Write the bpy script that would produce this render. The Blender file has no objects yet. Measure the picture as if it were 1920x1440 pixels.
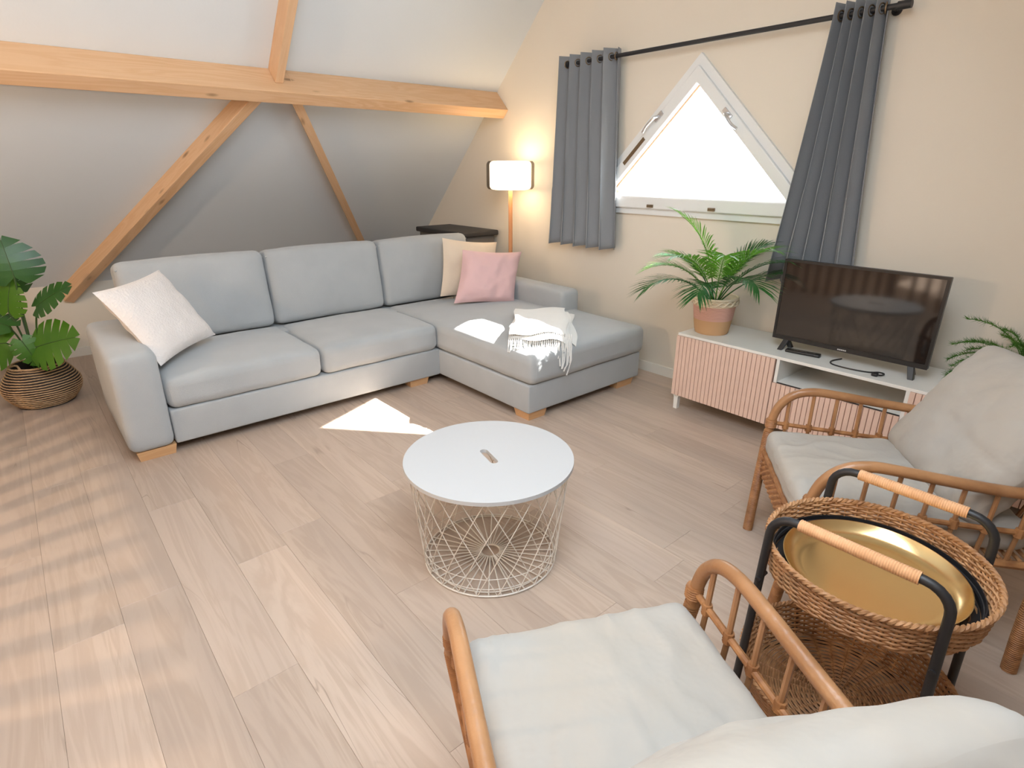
import bpy, bmesh, math, random
from math import sin, cos, pi, sqrt, radians, atan2, hypot
from mathutils import Vector, Matrix, noise

S = bpy.context.scene
COL = S.collection
random.seed(7)

# ------------------------------------------------------------------ camera
cam_data = bpy.data.cameras.new('camera')
cam_data.sensor_width = 36.0
cam_data.lens = 36.0 * 1065.0 / 1920.0
cam_data.clip_start = 0.02
cam = bpy.data.objects.new('camera', cam_data)
COL.objects.link(cam)
cam.location = (0, 0, 1.40)
cam.rotation_euler = (radians(90 - 20.87), 0, radians(-40.6))
S.camera = cam

# ------------------------------------------------------------------ world, sun, exposure
wd = bpy.data.worlds.new('sky')
S.world = wd
wd.use_nodes = True
bg = wd.node_tree.nodes['Background']
bg.inputs[0].default_value = (0.80, 0.90, 1.0, 1)
bg.inputs[1].default_value = 13.0

sun_data = bpy.data.lights.new('sun', 'SUN')
sun_data.energy = 60.0
sun_data.angle = radians(0.53)
sun_data.color = (1.0, 0.96, 0.91)
sun = bpy.data.objects.new('sun', sun_data)
COL.objects.link(sun)
SUN_DIR = Vector((-2.32, 0.80, -1.84))
sun.rotation_euler = SUN_DIR.to_track_quat('-Z', 'Y').to_euler()
sun.location = (8, 0, 6)

S.view_settings.view_transform = 'Standard'
S.view_settings.look = 'None'
S.view_settings.gamma = 1.0
S.view_settings.use_curve_mapping = False
S.view_settings.exposure = -0.16

# room dimensions
W = 3.334            # gable wall plane
XL = -4.2            # far wall, behind the stair
YK = 5.50            # knee wall
YN = -1.30           # opposite knee wall
SL = 6.065           # sofa side roof plane: y + z = SL
SN = 1.85            # opposite roof plane: z - y = SN
YR = (SL - SN) / 2
ZR = SL - YR

# ------------------------------------------------------------------ material helpers
MATS = {}


def mat(name, col, rough=0.6, metal=0.0, spec=0.5, bump=None, var=None, scale=None, build=None,
        sheen=0.0, coat=0.0, emit=None):
    """bump=(noise scale, strength); var=(noise scale, second colour, amount, (sx,sy,sz))."""
    if name in MATS:
        return MATS[name]
    m = bpy.data.materials.new(name)
    m.use_nodes = True
    nt = m.node_tree
    b = nt.nodes['Principled BSDF']
    b.inputs['Base Color'].default_value = (*col, 1)
    b.inputs['Roughness'].default_value = rough
    b.inputs['Metallic'].default_value = metal
    b.inputs['Specular IOR Level'].default_value = spec
    b.inputs['Sheen Weight'].default_value = sheen
    b.inputs['Coat Weight'].default_value = coat
    if emit:
        b.inputs['Emission Color'].default_value = (*emit[0], 1)
        b.inputs['Emission Strength'].default_value = emit[1]
    tc = nt.nodes.new('ShaderNodeTexCoord')
    if var:
        mp = nt.nodes.new('ShaderNodeMapping')
        mp.inputs['Scale'].default_value = var[3]
        nz = nt.nodes.new('ShaderNodeTexNoise')
        nz.inputs['Scale'].default_value = var[0]
        nz.inputs['Detail'].default_value = 4
        mx = nt.nodes.new('ShaderNodeMix')
        mx.data_type = 'RGBA'
        mx.inputs[6].default_value = (*col, 1)
        mx.inputs[7].default_value = (*var[1], 1)
        rp = nt.nodes.new('ShaderNodeMapRange')
        rp.inputs[1].default_value = 0.35
        rp.inputs[2].default_value = 0.65
        rp.inputs[4].default_value = var[2]
        nt.links.new(tc.outputs['Object'], mp.inputs[0])
        nt.links.new(mp.outputs[0], nz.inputs['Vector'])
        nt.links.new(nz.outputs[0], rp.inputs[0])
        nt.links.new(rp.outputs[0], mx.inputs[0])
        nt.links.new(mx.outputs[2], b.inputs['Base Color'])
    if bump:
        nz = nt.nodes.new('ShaderNodeTexNoise')
        nz.inputs['Scale'].default_value = bump[0]
        nz.inputs['Detail'].default_value = 3
        bp = nt.nodes.new('ShaderNodeBump')
        bp.inputs['Strength'].default_value = bump[1]
        bp.inputs['Distance'].default_value = 0.01
        nt.links.new(tc.outputs['Object'], nz.inputs['Vector'])
        nt.links.new(nz.outputs[0], bp.inputs['Height'])
        nt.links.new(bp.outputs[0], b.inputs['Normal'])
    if build:
        build(nt, b, tc)
    MATS[name] = m
    return m


def wood_build(c1, c2, c3, axis_scale, knots=True, rnd=0.0, cracks=False):
    """Grain along the axis with the small scale, darker streaks, knots, per-object variation."""
    def f(nt, b, tc):
        N = nt.nodes.new
        L = nt.links.new
        oi = N('ShaderNodeObjectInfo')
        off = N('ShaderNodeVectorMath')
        off.operation = 'MULTIPLY_ADD'
        off.inputs[1].default_value = (37.0, 53.0, 19.0)
        L(oi.outputs['Random'], off.inputs[0])
        L(tc.outputs['Object'], off.inputs[2])
        mp = N('ShaderNodeMapping')
        mp.inputs['Scale'].default_value = axis_scale
        L(off.outputs[0], mp.inputs[0])
        n1 = N('ShaderNodeTexNoise')
        n1.inputs['Scale'].default_value = 1.0
        n1.inputs['Detail'].default_value = 5
        n1.inputs['Distortion'].default_value = 1.2
        L(mp.outputs[0], n1.inputs['Vector'])
        wv = N('ShaderNodeMath')
        wv.operation = 'SINE'
        ml = N('ShaderNodeMath')
        ml.operation = 'MULTIPLY'
        ml.inputs[1].default_value = 34.0
        L(n1.outputs[0], ml.inputs[0])
        L(ml.outputs[0], wv.inputs[0])
        r1 = N('ShaderNodeMapRange')
        r1.inputs[1].default_value = -1
        r1.inputs[2].default_value = 1
        r1.inputs[4].default_value = 0.55
        L(wv.outputs[0], r1.inputs[0])
        mx = N('ShaderNodeMix')
        mx.data_type = 'RGBA'
        mx.inputs[6].default_value = (*c1, 1)
        mx.inputs[7].default_value = (*c2, 1)
        L(r1.outputs[0], mx.inputs[0])
        # broad streaks
        n2 = N('ShaderNodeTexNoise')
        n2.inputs['Scale'].default_value = 0.45
        n2.inputs['Detail'].default_value = 3
        L(mp.outputs[0], n2.inputs['Vector'])
        r2 = N('ShaderNodeMapRange')
        r2.inputs[1].default_value = 0.38
        r2.inputs[2].default_value = 0.66
        r2.inputs[4].default_value = 0.6
        L(n2.outputs[0], r2.inputs[0])
        m2 = N('ShaderNodeMix')
        m2.data_type = 'RGBA'
        m2.inputs[7].default_value = (*c3, 1)
        L(r2.outputs[0], m2.inputs[0])
        L(mx.outputs[2], m2.inputs[6])
        out = m2.outputs[2]
        if knots:
            vo = N('ShaderNodeTexVoronoi')
            vo.inputs['Scale'].default_value = 1.0
            mpk = N('ShaderNodeMapping')
            k = min(axis_scale)
            mpk.inputs['Scale'].default_value = tuple(3.2 if s == k else 9.0 for s in axis_scale)
            L(off.outputs[0], mpk.inputs[0])
            L(mpk.outputs[0], vo.inputs['Vector'])
            rk = N('ShaderNodeMapRange')
            rk.inputs[1].default_value = 0.05
            rk.inputs[2].default_value = 0.15
            rk.inputs[3].default_value = 0.75
            rk.inputs[4].default_value = 0.0
            L(vo.outputs['Distance'], rk.inputs[0])
            m3 = N('ShaderNodeMix')
            m3.data_type = 'RGBA'
            m3.inputs[7].default_value = (c2[0] * .30, c2[1] * .25, c2[2] * .2, 1)
            L(rk.outputs[0], m3.inputs[0])
            L(out, m3.inputs[6])
            out = m3.outputs[2]
        if cracks:
            n4 = N('ShaderNodeTexNoise')
            n4.inputs['Scale'].default_value = 0.30
            n4.inputs['Detail'].default_value = 2
            n4.inputs['Distortion'].default_value = 2.0
            L(mp.outputs[0], n4.inputs['Vector'])
            sb = N('ShaderNodeMath')
            sb.operation = 'SUBTRACT'
            sb.inputs[1].default_value = 0.5
            ab = N('ShaderNodeMath')
            ab.operation = 'ABSOLUTE'
            L(n4.outputs[0], sb.inputs[0])
            L(sb.outputs[0], ab.inputs[0])
            rc = N('ShaderNodeMapRange')
            rc.inputs[1].default_value = 0.0
            rc.inputs[2].default_value = 0.006
            rc.inputs[3].default_value = 0.55
            rc.inputs[4].default_value = 0.0
            L(ab.outputs[0], rc.inputs[0])
            n5 = N('ShaderNodeTexNoise')
            n5.inputs['Scale'].default_value = 2.2
            L(off.outputs[0], n5.inputs['Vector'])
            r5 = N('ShaderNodeMapRange')
            r5.inputs[1].default_value = 0.55
            r5.inputs[2].default_value = 0.68
            L(n5.outputs[0], r5.inputs[0])
            mm = N('ShaderNodeMath')
            mm.operation = 'MULTIPLY'
            L(rc.outputs[0], mm.inputs[0])
            L(r5.outputs[0], mm.inputs[1])
            m4 = N('ShaderNodeMix')
            m4.data_type = 'RGBA'
            m4.inputs[7].default_value = (c2[0] * .35, c2[1] * .3, c2[2] * .25, 1)
            L(mm.outputs[0], m4.inputs[0])
            L(out, m4.inputs[6])
            out = m4.outputs[2]
        if rnd:
            hs = N('ShaderNodeHueSaturation')
            rv = N('ShaderNodeMapRange')
            rv.inputs[3].default_value = 1 - rnd
            rv.inputs[4].default_value = 1 + rnd
            L(oi.outputs['Random'], rv.inputs[0])
            L(rv.outputs[0], hs.inputs['Value'])
            L(out, hs.inputs['Color'])
            out = hs.outputs[0]
        L(out, b.inputs['Base Color'])
        bp = N('ShaderNodeBump')
        bp.inputs['Strength'].default_value = 0.12
        bp.inputs['Distance'].default_value = 0.004
        L(n1.outputs[0], bp.inputs['Height'])
        L(bp.outputs[0], b.inputs['Normal'])
    return f


def weave_build(scale, strength):
    def f(nt, b, tc):
        N = nt.nodes.new
        L = nt.links.new
        vo = N('ShaderNodeTexVoronoi')
        vo.inputs['Scale'].default_value = scale
        L(tc.outputs['Object'], vo.inputs['Vector'])
        bp = N('ShaderNodeBump')
        bp.inputs['Strength'].default_value = strength
        bp.inputs['Distance'].default_value = 0.003
        L(vo.outputs['Distance'], bp.inputs['Height'])
        L(bp.outputs[0], b.inputs['Normal'])
    return f


def band_build(axis, edges, cols):
    """horizontal colour bands of a woven pot by local height (dyed fibre)."""
    def f(nt, b, tc):
        N = nt.nodes.new
        L = nt.links.new
        sp = N('ShaderNodeSeparateXYZ')
        L(tc.outputs['Object'], sp.inputs[0])
        cr = N('ShaderNodeValToRGB')
        cr.color_ramp.interpolation = 'CONSTANT'
        el = cr.color_ramp.elements
        el[0].position = 0.0
        el[0].color = (*cols[0], 1)
        el[1].position = edges[0]
        el[1].color = (*cols[1], 1)
        for e, c in zip(edges[1:], cols[2:]):
            x = el.new(e)
            x.color = (*c, 1)
        L(sp.outputs[axis], cr.inputs[0])
        L(cr.outputs[0], b.inputs['Base Color'])
    return f


def ring_build(freq, ca, cb, thr=0.0):
    """alternating coil colours with local height, broken up along the coil."""
    def f(nt, b, tc):
        N = nt.nodes.new
        L = nt.links.new
        sp = N('ShaderNodeSeparateXYZ')
        L(tc.outputs['Object'], sp.inputs[0])
        nz = N('ShaderNodeTexNoise')
        nz.inputs['Scale'].default_value = 60
        L(tc.outputs['Object'], nz.inputs['Vector'])
        r = N('ShaderNodeMapRange')
        r.inputs[1].default_value = 0.35
        r.inputs[2].default_value = 0.65
        L(nz.outputs[0], r.inputs[0])
        mx = N('ShaderNodeMix')
        mx.data_type = 'RGBA'
        mx.inputs[6].default_value = (*ca, 1)
        mx.inputs[7].default_value = (*cb, 1)
        L(r.outputs[0], mx.inputs[0])
        L(mx.outputs[2], b.inputs['Base Color'])
    return f


def glass_mat(name, tint=(1, 1, 1), refl=0.06):
    if name in MATS:
        return MATS[name]
    m = bpy.data.materials.new(name)
    m.use_nodes = True
    nt = m.node_tree
    nt.nodes.remove(nt.nodes['Principled BSDF'])
    tr = nt.nodes.new('ShaderNodeBsdfTransparent')
    tr.inputs[0].default_value = (*tint, 1)
    gl = nt.nodes.new('ShaderNodeBsdfGlossy')
    gl.inputs['Roughness'].default_value = 0.02
    mx = nt.nodes.new('ShaderNodeMixShader')
    mx.inputs[0].default_value = refl
    nt.links.new(tr.outputs[0], mx.inputs[1])
    nt.links.new(gl.outputs[0], mx.inputs[2])
    nt.links.new(mx.outputs[0], nt.nodes['Material Output'].inputs[0])
    MATS[name] = m
    return m


def leaf_mat(name, c1, c2, rough=0.4, trans=0.3, scale=6.0):
    if name in MATS:
        return MATS[name]
    m = mat(name, c1, rough=rough, var=(scale, c2, 1.0, (1, 1, 1)))
    nt = m.node_tree
    b = nt.nodes['Principled BSDF']
    tl = nt.nodes.new('ShaderNodeBsdfTranslucent')
    tl.inputs[0].default_value = (c2[0] * 1.6, c2[1] * 1.8, c2[2] * 1.0, 1)
    mx = nt.nodes.new('ShaderNodeMixShader')
    mx.inputs[0].default_value = trans
    nt.links.new(b.outputs[0], mx.inputs[1])
    nt.links.new(tl.outputs[0], mx.inputs[2])
    nt.links.new(mx.outputs[0], nt.nodes['Material Output'].inputs[0])
    return m


M_WALL = mat('cream_wall_paint', (0.76, 0.69, 0.585), 0.85, bump=(120, 0.04))
M_SLOPE = mat('white_ceiling_paint', (0.70, 0.73, 0.745), 0.85, bump=(60, 0.04))
M_TRIM = mat('trim_paint', (0.80, 0.76, 0.68), 0.5)
M_WHITE = mat('white_lacquer', (0.80, 0.79, 0.75), 0.4)
M_UPVC = mat('white_window_frame', (0.78, 0.79, 0.78), 0.35)
M_PINE = mat('pine_beam', (0.66, 0.36, 0.17), 0.55,
             build=wood_build((0.74, 0.475, 0.275), (0.64, 0.36, 0.175), (0.68, 0.44, 0.26), (1.2, 14, 14)))
M_PLANK = mat('oak_plank', (0.5, 0.4, 0.3), 0.42,
              build=wood_build((0.53, 0.415, 0.33), (0.41, 0.305, 0.23), (0.42, 0.33, 0.27), (12, .9, 12),
                               knots=False, rnd=0.09, cracks=True))
M_SUB = mat('floor_joint', (0.30, 0.21, 0.15), 0.9)
M_SOFA = mat('grey_upholstery', (0.42, 0.435, 0.44), 0.95, sheen=0.25, bump=(420, 0.35),
             var=(5.0, (0.375, 0.39, 0.397), 0.7, (1, 1, 1)))
M_LEGW = mat('beech_leg', (0.62, 0.35, 0.16), 0.5,
             build=wood_build((0.66, 0.39, 0.19), (0.58, 0.31, 0.14), (0.62, 0.37, 0.2), (2, 20, 20), knots=False))
M_PINK = mat('pink_cushion_fabric', (0.72, 0.47, 0.46), 0.95, sheen=0.2, bump=(300, 0.2))
M_BEIGE = mat('beige_cushion_fabric', (0.72, 0.60, 0.47), 0.95, sheen=0.2, bump=(200, 0.3))
M_WAFFLE = mat('waffle_cushion_fabric', (0.76, 0.70, 0.66), 0.95, sheen=0.2, build=weave_build(95, 0.9))
M_THROW = mat('throw_wool', (0.80, 0.78, 0.74), 0.95, sheen=0.3, bump=(260, 0.5))
M_CURT = mat('grey_curtain_fabric', (0.26, 0.27, 0.285), 0.95, sheen=0.15, bump=(500, 0.25))
M_BLACK = mat('black_metal', (0.018, 0.018, 0.02), 0.45)
M_BLACKP = mat('black_plastic', (0.015, 0.015, 0.016), 0.35)
M_SCREEN = mat('tv_screen', (0.012, 0.011, 0.011), 0.06, spec=0.9)
M_STEEL = mat('brushed_steel', (0.62, 0.62, 0.63), 0.3, metal=1.0)
M_BRASS = mat('brass', (0.86, 0.65, 0.33), 0.24, metal=1.0)
M_BRONZE = mat('bronze_fitting', (0.25, 0.18, 0.11), 0.4, metal=0.8)
M_BOX = mat('taupe_plastic', (0.115, 0.105, 0.095), 0.6)
M_BOXLID = mat('dark_plastic_lid', (0.028, 0.026, 0.026), 0.55)
M_TABLE = mat('table_top_lacquer', (0.50, 0.50, 0.50), 0.5)
M_WIRE = mat('cream_wire', (0.70, 0.65, 0.58), 0.45)
M_RATTAN = mat('rattan_pole', (0.41, 0.21, 0.095), 0.34, var=(7, (0.29, 0.135, 0.055), 1.0, (1, 1, 1)), bump=(60, 0.15))
M_WRAP = mat('rattan_wrap', (0.40, 0.185, 0.07), 0.5, var=(30, (0.24, 0.10, 0.035), 1.0, (1, 1, 1)))
M_WICKER = mat('wicker', (0.50, 0.27, 0.125), 0.55, var=(40, (0.34, 0.165, 0.07), 1.0, (1, 1, 1)))
M_HANDLE = mat('light_rattan_wrap', (0.74, 0.43, 0.23), 0.5, var=(30, (0.66, 0.36, 0.18), 1.0, (1, 1, 1)))
M_CANVAS = mat('cream_canvas', (0.40, 0.36, 0.31), 0.9, sheen=0.1, bump=(10, 0.85),
               var=(3.2, (0.39, 0.37, 0.34), 1.0, (1, 1, 1)))
M_SLAT = mat('pink_slat', (0.74, 0.53, 0.43), 0.6)
M_SLATBACK = mat('pink_door_back', (0.42, 0.24, 0.18), 0.7)
M_POT = mat('woven_pot_fibre', (0.6, 0.4, 0.3), 0.85,
            build=band_build(2, (0.085, 0.165), ((0.60, 0.365, 0.19), (0.66, 0.385, 0.31), (0.80, 0.69, 0.52))))
M_POTW = mat('cream_rope', (0.80, 0.69, 0.52), 0.8, bump=(200, 0.3))
M_SEAG = mat('seagrass', (0.5, 0.3, 0.15), 0.8, build=ring_build(1, (0.64, 0.43, 0.25), (0.50, 0.31, 0.16)))
M_SEAGD = mat('dark_seagrass', (0.03, 0.022, 0.018), 0.8)
M_SOIL = mat('potting_soil', (0.02, 0.014, 0.01), 0.95, bump=(80, 0.6))
M_MON = leaf_mat('monstera_leaf', (0.012, 0.065, 0.016), (0.035, 0.12, 0.012), 0.35, 0.12, 4)
M_MONL = leaf_mat('light_monstera_leaf', (0.045, 0.15, 0.008), (0.075, 0.20, 0.012), 0.4, 0.25, 4)
M_STEM = mat('green_stem', (0.04, 0.09, 0.02), 0.5)
M_PALM = leaf_mat('palm_leaf', (0.09, 0.24, 0.04), (0.15, 0.34, 0.05), 0.4, 0.3, 9)
M_PALMD = leaf_mat('dark_palm_leaf', (0.018, 0.10, 0.03), (0.035, 0.15, 0.03), 0.4, 0.25, 9)
M_FERN = leaf_mat('fern_leaf', (0.03, 0.13, 0.015), (0.08, 0.19, 0.02), 0.5, 0.3, 20)
M_COPPER = mat('lamp_pole_wood', (0.66, 0.30, 0.13), 0.45)
M_OPAL = mat('opal_glass', (0.95, 0.88, 0.76), 0.35, emit=((1.0, 0.80, 0.55), 6.0))
M_SMOKE = glass_mat('smoked_glass', (0.50, 0.48, 0.46), 0.06)
M_PANE = glass_mat('window_glass', (0.97, 0.98, 0.98), 0.04)
M_LOGO = mat('logo_print', (0.6, 0.6, 0.6), 0.4)
M_REVEAL = mat('reveal_wood', (0.72, 0.44, 0.27), 0.6)
M_RAILW = mat('stair_wood', (0.33, 0.17, 0.09), 0.5)


# ------------------------------------------------------------------ mesh builder
class MB:
    def __init__(self):
        self.v, self.f = [], []

    def add(self, vs, fs):
        o = len(self.v)
        self.v += [Vector(p) for p in vs]
        self.f += [tuple(i + o for i in f) for f in fs]
        return self

    def box(self, x0, x1, y0, y1, z0, z1, taper=0.0):
        a, t = [], taper
        for z, k in ((z0, t), (z1, 0)):
            a += [(x0 + k, y0 + k, z), (x1 - k, y0 + k, z), (x1 - k, y1 - k, z), (x0 + k, y1 - k, z)]
        return self.add(a, [(3, 2, 1, 0), (4, 5, 6, 7), (0, 1, 5, 4), (1, 2, 6, 5), (2, 3, 7, 6), (3, 0, 4, 7)])

    def tube(self, path, r, n=8, closed=False, caps=True):
        path = [Vector(p) for p in path]
        m = len(path)
        rs = r if isinstance(r, (list, tuple)) else [r] * m
        vs, fs = [], []
        ref = None
        for i, p in enumerate(path):
            if closed:
                t = path[(i + 1) % m] - path[i - 1]
            else:
                t = path[min(i + 1, m - 1)] - path[max(i - 1, 0)]
            t.normalize()
            if ref is None:
                ref = Vector((0, 0, 1)) if abs(t.z) < 0.9 else Vector((1, 0, 0))
            s = ref - t * ref.dot(t)
            if s.length < 1e-5:
                s = t.orthogonal()
            s.normalize()
            ref = s
            u = t.cross(s)
            for k in range(n):
                a = 2 * pi * k / n
                vs.append(p + (s * cos(a) + u * sin(a)) * rs[i])
        for i in range(m if closed else m - 1):
            j = (i + 1) % m
            for k in range(n):
                l = (k + 1) % n
                fs.append((i * n + k, i * n + l, j * n + l, j * n + k))
        if caps and not closed:
            fs.append(tuple(range(n))[::-1])
            fs.append(tuple((m - 1) * n + k for k in range(n)))
        return self.add(vs, fs)

    def lathe(self, prof, n=32, c=(0, 0), cap0=False, cap1=False):
        vs, fs = [], []
        for r, z in prof:
            for k in range(n):
                a = 2 * pi * k / n
                vs.append((c[0] + r * cos(a), c[1] + r * sin(a), z))
        for i in range(len(prof) - 1):
            for k in range(n):
                l = (k + 1) % n
                fs.append((i * n + k, i * n + l, (i + 1) * n + l, (i + 1) * n + k))
        if cap0:
            fs.append(tuple(range(n))[::-1])
        if cap1:
            fs.append(tuple((len(prof) - 1) * n + k for k in range(n)))
        return self.add(vs, fs)

    def prism(self, pts, axis, a, b):
        """polygon pts (2D) extruded along axis from a to b; 2D order: x->(y,z), y->(x,z), z->(x,y)."""
        def P(p, t):
            return {'x': (t, p[0], p[1]), 'y': (p[0], t, p[1]), 'z': (p[0], p[1], t)}[axis]
        n = len(pts)
        vs = [P(p, a) for p in pts] + [P(p, b) for p in pts]
        fs = [tuple(range(n))[::-1], tuple(range(n, 2 * n))]
        fs += [(i, (i + 1) % n, n + (i + 1) % n, n + i) for i in range(n)]
        return self.add(vs, fs)

    def tri_frame(self, outer, inner, x0, x1, inner0=None):
        """triangular ring between two triangles given in (y,z), from x0 to x1."""
        vs = [(x, *p) for x, q in ((x0, inner0 or inner), (x1, inner)) for t in (outer, q) for p in t]
        fs = []
        for i in range(3):
            j = (i + 1) % 3
            fs += [(i, j, 3 + j, 3 + i), (6 + i, 9 + i, 9 + j, 6 + j), (i, 6 + i, 6 + j, j), (3 + i, 3 + j, 9 + j, 9 + i)]
        return self.add(vs, fs)

    def rbox(self, x0, x1, y0, y1, z0, z1, r=0.03, n=8, crown=0.0, wr=0.0, seed=0, crown_y=0.0):
        """box with rounded edges; crown bulges the top, crown_y bulges the -y face; wr adds soft wrinkles."""
        c = Vector(((x0 + x1) / 2, (y0 + y1) / 2, (z0 + z1) / 2))
        h = Vector(((x1 - x0) / 2, (y1 - y0) / 2, (z1 - z0) / 2))
        r = min(r, *h)

        def coords(e):
            k = 3
            edge = [-e + r * (1 - cos(pi / 2 * i / k)) * 1.0 for i in range(k + 1)]
            mid = [-(e - r) + 2 * (e - r) * i / n for i in range(1, n)]
            return edge + mid + [-q for q in edge[::-1]]
        X, Y, Z = coords(h.x), coords(h.y), coords(h.z)
        idx, vs, fs = {}, [], []

        def vid(p):
            key = (round(p[0], 6), round(p[1], 6), round(p[2], 6))
            if key not in idx:
                idx[key] = len(vs)
                q = Vector(p)
                inn = Vector([max(-(h[i] - r), min(h[i] - r, q[i])) for i in range(3)])
                d = q - inn
                if d.length > 1e-9:
                    # project cube shell to rounded shell
                    m = max(abs(d.x), abs(d.y), abs(d.z))
                    d = d.normalized() * r if m > 0 else d
                    q = inn + d
                u, v, w = q.x / h.x, q.y / h.y, q.z / h.z
                nrm = d.normalized() if d.length > 1e-9 else Vector((0, 0, 1))
                if crown and q.z > 0:
                    q.z += crown * (1 - u * u) * (1 - v * v) * max(0, w)
                if crown_y and q.y < 0:
                    q.y -= crown_y * (1 - u * u) * (1 - w * w)
                if wr:
                    s = noise.noise((q + c) * 5.5 + Vector((seed * 3.1, 0, 0))) + .5 * noise.noise((q + c) * 14 + Vector((0, seed, 0)))
                    q += nrm * s * wr
                vs.append(q + c)
            return idx[key]
        for A, B, fix, sg in ((0, 1, 2, 1), (0, 1, 2, -1), (1, 2, 0, 1), (1, 2, 0, -1), (0, 2, 1, 1), (0, 2, 1, -1)):
            CA, CB = (X, Y, Z)[A], (X, Y, Z)[B]
            F = (h.x, h.y, h.z)[fix] * sg
            for i in range(len(CA) - 1):
                for j in range(len(CB) - 1):
                    q = []
                    for a, b in ((CA[i], CB[j]), (CA[i + 1], CB[j]), (CA[i + 1], CB[j + 1]), (CA[i], CB[j + 1])):
                        p = [0, 0, 0]
                        p[A], p[B], p[fix] = a, b, F
                        q.append(vid(p))
                    fs.append(tuple(q if (sg > 0) != (fix == 1) else q[::-1]))
        return self.add(vs, fs)

    def pillow(self, a, b, t, n=22, seed=0, pinch=0.07, wr=0.008, shear=0.0):
        """square throw pillow in the local XZ plane, thickness along Y."""
        vs, fs = [], []
        for side in (1, -1):
            for i in range(n + 1):
                for j in range(n + 1):
                    u, v = -1 + 2 * i / n, -1 + 2 * j / n
                    x = a * u * (1 - pinch * (1 - v * v))
                    z = b * v * (1 - pinch * (1 - u * u))
                    e = max(0.0, (1 - u * u) * (1 - v * v))
                    y = t * e ** 0.42
                    w = noise.noise(Vector((x * 9 + seed * 7, z * 9, side * 3))) + .6 * noise.noise(Vector((x * 22, z * 22 + seed, side)))
                    y += wr * w * min(1, e * 6)
                    vs.append((x + shear * z, side * y, z))
        m = (n + 1) * (n + 1)
        for s in (0, 1):
            for i in range(n):
                for j in range(n):
                    q = [s * m + i * (n + 1) + j, s * m + (i + 1) * (n + 1) + j, s * m + (i + 1) * (n + 1) + j + 1, s * m + i * (n + 1) + j + 1]
                    fs.append(tuple(q[::-1] if s == 0 else q))
        return self.add(vs, fs)

    def xf(self, M):
        self.v = [M @ p for p in self.v]
        return self

    def mesh(self, name, material, smooth=True, weld=False):
        me = bpy.data.meshes.new(name)
        me.from_pydata([tuple(p) for p in self.v], [], self.f)
        if weld:
            bm = bmesh.new()
            bm.from_mesh(me)
            bmesh.ops.remove_doubles(bm, verts=bm.verts, dist=1e-5)
            bmesh.ops.recalc_face_normals(bm, faces=bm.faces)
            bm.to_mesh(me)
            bm.free()
        me.materials.append(material)
        if smooth:
            me.polygons.foreach_set('use_smooth', [True] * len(me.polygons))
            try:
                me.set_sharp_from_angle(angle=radians(42))
            except Exception:
                pass
        me.update()
        return me


def link(name, me, parent=None, loc=(0, 0, 0), rot=(0, 0, 0)):
    o = bpy.data.objects.new(name, me)
    COL.objects.link(o)
    o.location = loc
    o.rotation_euler = rot
    if parent:
        o.parent = parent
    return o


def part(name, mb, material, parent, smooth=True, bevel=0.0, world=True, weld=False, label=None):
    """mesh given in world coordinates under an unrotated parent (world=True) or in the parent's local ones."""
    if world and parent is not None:
        off = parent.location.copy()
        if parent.parent:
            off += parent.parent.location
        mb.v = [p - off for p in mb.v]
    o = link(name, mb.mesh(name, material, smooth, weld), parent)
    if bevel:
        m = o.modifiers.new('bevel', 'BEVEL')
        m.width = bevel
        m.segments = 2
        m.limit_method = 'ANGLE'
    if label:
        o['label'] = label
    return o


def tag(o, label, cat, group=None):
    o['label'] = label
    o['category'] = cat
    if group:
        o['group'] = group
    return o


def thing(name, label, cat, loc=(0, 0, 0), rz=0.0, group=None):
    o = bpy.data.objects.new(name, None)
    COL.objects.link(o)
    o.empty_display_size = 0.1
    o.location = loc
    o.rotation_euler = (0, 0, rz)
    return tag(o, label, cat, group)


def solo(name, mb, material, label, cat, loc=(0, 0, 0), rot=(0, 0, 0), smooth=True, bevel=0.0, group=None, weld=False):
    o = link(name, mb.mesh(name, material, smooth, weld), None, loc, rot)
    if bevel:
        m = o.modifiers.new('bevel', 'BEVEL')
        m.width = bevel
        m.segments = 2
        m.limit_method = 'ANGLE'
    return tag(o, label, cat, group)


def struct(name, mb, material, smooth=False, label=None):
    o = link(name, mb.mesh(name, material, smooth))
    o['kind'] = 'structure'
    if label:
        o['label'] = label
    return o


def smooth_path(pts, sub=6):
    """Catmull-Rom through the points."""
    P = [Vector(p) for p in pts]
    P = [2 * P[0] - P[1]] + P + [2 * P[-1] - P[-2]]
    out = []
    for i in range(1, len(P) - 2):
        for k in range(sub):
            t = k / sub
            a, b, c, d = P[i - 1], P[i], P[i + 1], P[i + 2]
            out.append(.5 * ((2 * b) + (c - a) * t + (2 * a - 5 * b + 4 * c - d) * t * t + (3 * b - a - 3 * c + d) * t ** 3))
    out.append(P[-2])
    return out


def ring(r, z, n=64, c=(0, 0)):
    return [(c[0] + r * cos(2 * pi * k / n), c[1] + r * sin(2 * pi * k / n), z) for k in range(n)]


# ================================================================== THE SETTING
# floor: slab and planks laid along y
floor = struct('floor', MB().box(XL, W, YN, YK, -0.06, -0.008), M_SUB, label='pale oak plank floor')
PW, PL = 0.186, 1.22
rng = random.Random(3)
pm = {}


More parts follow.
